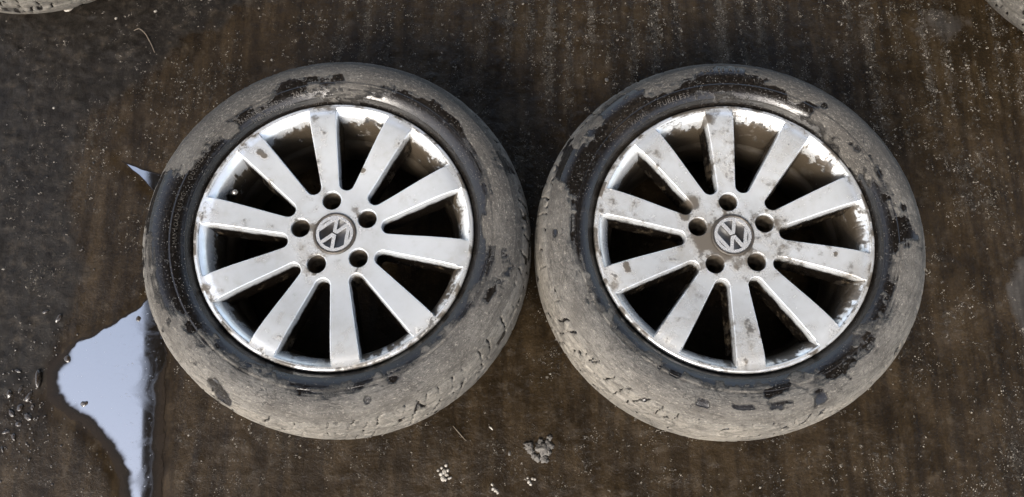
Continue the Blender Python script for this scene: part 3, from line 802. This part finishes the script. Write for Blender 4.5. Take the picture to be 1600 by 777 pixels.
WETSTONE = mat_simple('wet_dark_pebble', (.012, .009, .0065), (.030, .023, .017), .16, 0, 300, .0006, IOR=1.55)
CLOD = mat_simple('crumbly_mortar', (.085, .078, .068), (.030, .025, .020), .7, 0, 420, .0012)
CHIP = mat_simple('pale_chip', (.30, .28, .245), (.10, .085, .065), .35, 0, 380, .0009)
STRAW = mat_simple('dry_straw', (.13, .105, .075), (.07, .055, .038), .6, 0, 300)
def gz(x, y): return float(heights(np.array([x]), np.array([y]))[0][0])
def place(px, py): x, y, _ = at(px, py, 0); return x, y, gz(x, y)
def pebble(px, py, rad, asp, rz, label, mat=WETSTONE, name='pebble', cat='pebble', group=None, flat=.42, seed=1, amp=.34):
    P, F_ = lump(rad, seed, 3, flat, amp, 1.6); P[:,0] *= asp
    o = mesh_obj(name, P.tolist(), F_, mat); x, y, z = place(px, py); o.location = (x, y, max(z, -.002)+rad*flat*.25); o.rotation_euler = (0, 0, rz)
    return tag(o, label, cat, group)
pebble(60, 592, .0165, .34, .12, 'long wet pebble with a bright curved glint, largest beside the left edge of the puddle', seed=2, flat=.35, amp=.1)
pebble(105, 561, .0065, .9, .3, 'round wet pebble right at the left tip of the bright puddle', seed=3)
pebble(216, 498, .0052, .8, .2, 'dark round pebble inside the upper corner of the bright puddle', seed=4)
pebble(131, 631, .0050, 1.2, .5, 'dark rough pebble inside the bright puddle near its lower left edge', seed=5, amp=.5)
pebble(92, 498, .0085, .45, -.5, 'wet pebble with a curved glint above the puddle, leftward of its top edge', seed=6)
pebble(71, 488, .0060, .5, -1.1, 'small wet sliver of stone above the other wet pebbles on the left', seed=7)
for i, (px, py, rr, rz, lb) in enumerate([
    (32,609,.0085,.4,'upright narrow wet pebble just left of the long glinting pebble'), (45,620,.0085,0,'broad wet pebble right below the long glinting pebble'),
    (14,616,.0075,.1,'wet pebble nearest the left photo edge in the upper row of the cluster'), (31,637,.0070,-.3,'wet pebble in the middle of the left pebble cluster'),
    (18,646,.0075,.5,'wet pebble low on the left side of the pebble cluster, tilted'), (44,652,.0078,.5,'slanting wet pebble lowest on the puddle side of the cluster'),
    (29,663,.0060,1.1,'small wet pebble lying crosswise under the pebble cluster'), (9,676,.0060,-.6,'wet sliver close to the left photo edge, below the pebble cluster'),
    (21,683,.0062,.9,'small flat wet pebble at the bottom tail of the cluster'), (51,637,.0045,0,'smallest wet pebble in the cluster, on its side facing the puddle'),
    (4,702,.0060,.3,'wet pebble cut close to the left photo edge near the bottom corner'), (28,580,.005,.9,'lone small wet pebble above the cluster, left of the long glinting one')]):
    pebble(px, py, rr*(.85+.3*((i*37) % 10)/10), .38+.42*((i*53) % 10)/10, rz+((i*29) % 7-3)*.22, lb, flat=.34, amp=.55, group='wet pebbles clustered left of the puddle', seed=20+i)
def crumbs(name, px, py, parts, mat, label, cat):
    "a heap of separate lumps lying together, as one thing with its pieces"
    x, y, z = place(px, py); root = empty(name, (x, y, z)); tag(root, label, cat)
    for i, (dx, dy, rad) in enumerate(parts):
        P, F_ = lump(rad, 50+i+int(px), 3, .42, .95, 3.2); P += np.array([dx, dy, rad*.2]); mesh_obj('lump', P.tolist(), F_, mat, root)
    return root
crumbs('mortar_clod', 845, 705, [(-.020,.008,.0070), (-.017,.000,.0055), (.002,.004,.0100), (.010,.012,.0065), (.015,.022,.0042), (-.006,-.012,.0060), (.004,-.013,.0065), (.012,-.002,.0050), (.017,.008,.0045), (.010,-.016,.0030), (-.012,-.008,.004), (.0,.015,.005)], CLOD, 'grey crumbly mortar clod on the wet ground below the gap between the wheels', 'clod')
crumbs('white_crumbs', 693, 741, [(-.004,.0,.0030), (.001,.004,.0034), (.005,-.001,.0028), (-.001,-.007,.0036), (.003,-.009,.0026), (.007,.006,.0024), (-.009,.006,.0022), (.004,.014,.0026), (.009,-.007,.0020), (.012,-.006,.0018), (-.003,.010,.0020)], CHIP, 'small heap of bright white crumbs on the ground below the left wheel', 'crumbs')
crumbs('white_crumbs', 773, 764, [(-.003,.0,.0024), (.002,-.003,.0028), (-.004,.007,.0020), (.005,-.006,.0022)], CHIP, 'tiny white crumbs at the bottom edge between the wheels', 'crumbs')
crumbs('white_crumbs', 830, 751, [(-.004,-.002,.0024), (.002,.003,.0022), (-.001,-.006,.0024), (.006,.002,.0018), (-.006,.004,.0018)], CHIP, 'loose pale crumbs just below the grey mortar clod', 'crumbs')
pebble(107, 14, .0058, 1.7, .35, 'white stone chip beside the tyre edge in the top left corner', CHIP, 'stone_chip', 'stone chip', seed=8)
pebble(767, 669, .0045, .30, .85, 'thin white sliver of stone above the bright crumbs, between the tyres', CHIP, 'stone_sliver', 'stone chip', seed=9)
pebble(796, 709, .0040, .6, .1, 'small pale oval stone left of the grey mortar clod', CLOD, 'stone_chip', 'stone chip', seed=10)
pebble(182, 30, .0026, 1, .1, 'tiny cream stone between the top left tyre edge and the curved straw', CHIP, 'stone_chip', 'stone chip', seed=11)
pebble(243, 18, .0026, 1.2, .4, 'tiny cream stone above the curved straw near the top edge', CHIP, 'stone_chip', 'stone chip', seed=12)
pebble(84, 169, .0022, 1., .4, 'cream stone on the bare grey ground at the left, above the small triangular puddle', CHIP, 'stone_chip', 'stone chip', seed=13)
pebble(948, 125, .0040, .9, .2, 'beige stone just above the right wheel, to its upper left', CLOD, 'stone_chip', 'stone chip', seed=14)
def strand(name, pts, rad, mat, label, cat):
    W = [Vector((*place(*p)[:2], place(*p)[2]+.0016+.001*(i % 2))) for i, p in enumerate(pts)]
    W = [Vector(q) for q in spline(W, 6)]
    V = []; F_ = []
    for i, q in enumerate(W):
        t = (W[min(i+1, len(W)-1)]-W[max(i-1, 0)]).normalized(); a = t.cross(Vector((0, 0, 1))).normalized(); b = t.cross(a)
        rr = rad*(.35+.65*math.sin(pi*(.12+.76*i/(len(W)-1))))
        for k in range(6): V.append(q+a*rr*cos(k*pi/3)+b*rr*sin(k*pi/3))
    for i in range(len(W)-1):
        for k in range(6): F_.append((i*6+k, i*6+(k+1) % 6, i*6+6+(k+1) % 6, i*6+6+k))
    return tag(mesh_obj(name, V, F_, mat), label, cat)
strand('straw', [(210,49),(219,47),(227,53),(233,62),(238,72),(243,84)], .0010, STRAW, 'thin curved straw on the brown ground near the top left', 'straw')
strand('straw', [(708,666),(714,673),(721,681),(728,689)], .0007, STRAW, 'short straight straw on the ground just below the left wheel', 'straw')

# wet rubble too small to tell apart, left of the puddle
V = []; F_ = []; c0 = 0
base = [lump(1, 300+i, 1, .5, .5, 1.8) for i in range(6)]
for i in range(520):
    u = rng.random(); px = 55*rng.normal()*.7+25; py = 640+95*rng.normal()*.7
    if u < .3: px = rng.uniform(0, 150); py = rng.uniform(180, 560)
    x, y, z = place(px, py)
    if float(np.maximum(dpoly(np.array([x]), np.array([y]), pudw), dpoly(np.array([x]), np.array([y]), triw))[0]) > -.004: continue
    rr = .0007+.0022*rng.random()**2.2; P, f = base[i % 6]; a_ = rng.uniform(0, 6.28); P = P*rr; P[:,0] *= rng.uniform(.4, 1.)
    X = P[:,0]*cos(a_)-P[:,1]*sin(a_); Y = P[:,0]*sin(a_)+P[:,1]*cos(a_)
    V += np.stack([X+x, Y+y, P[:,2]+z+rr*.1], 1).tolist(); F_ += [tuple(k+c0 for k in q) for q in f]; c0 += len(P)
tag(mesh_obj('wet_rubble', V, F_, WETSTONE), kind='stuff')
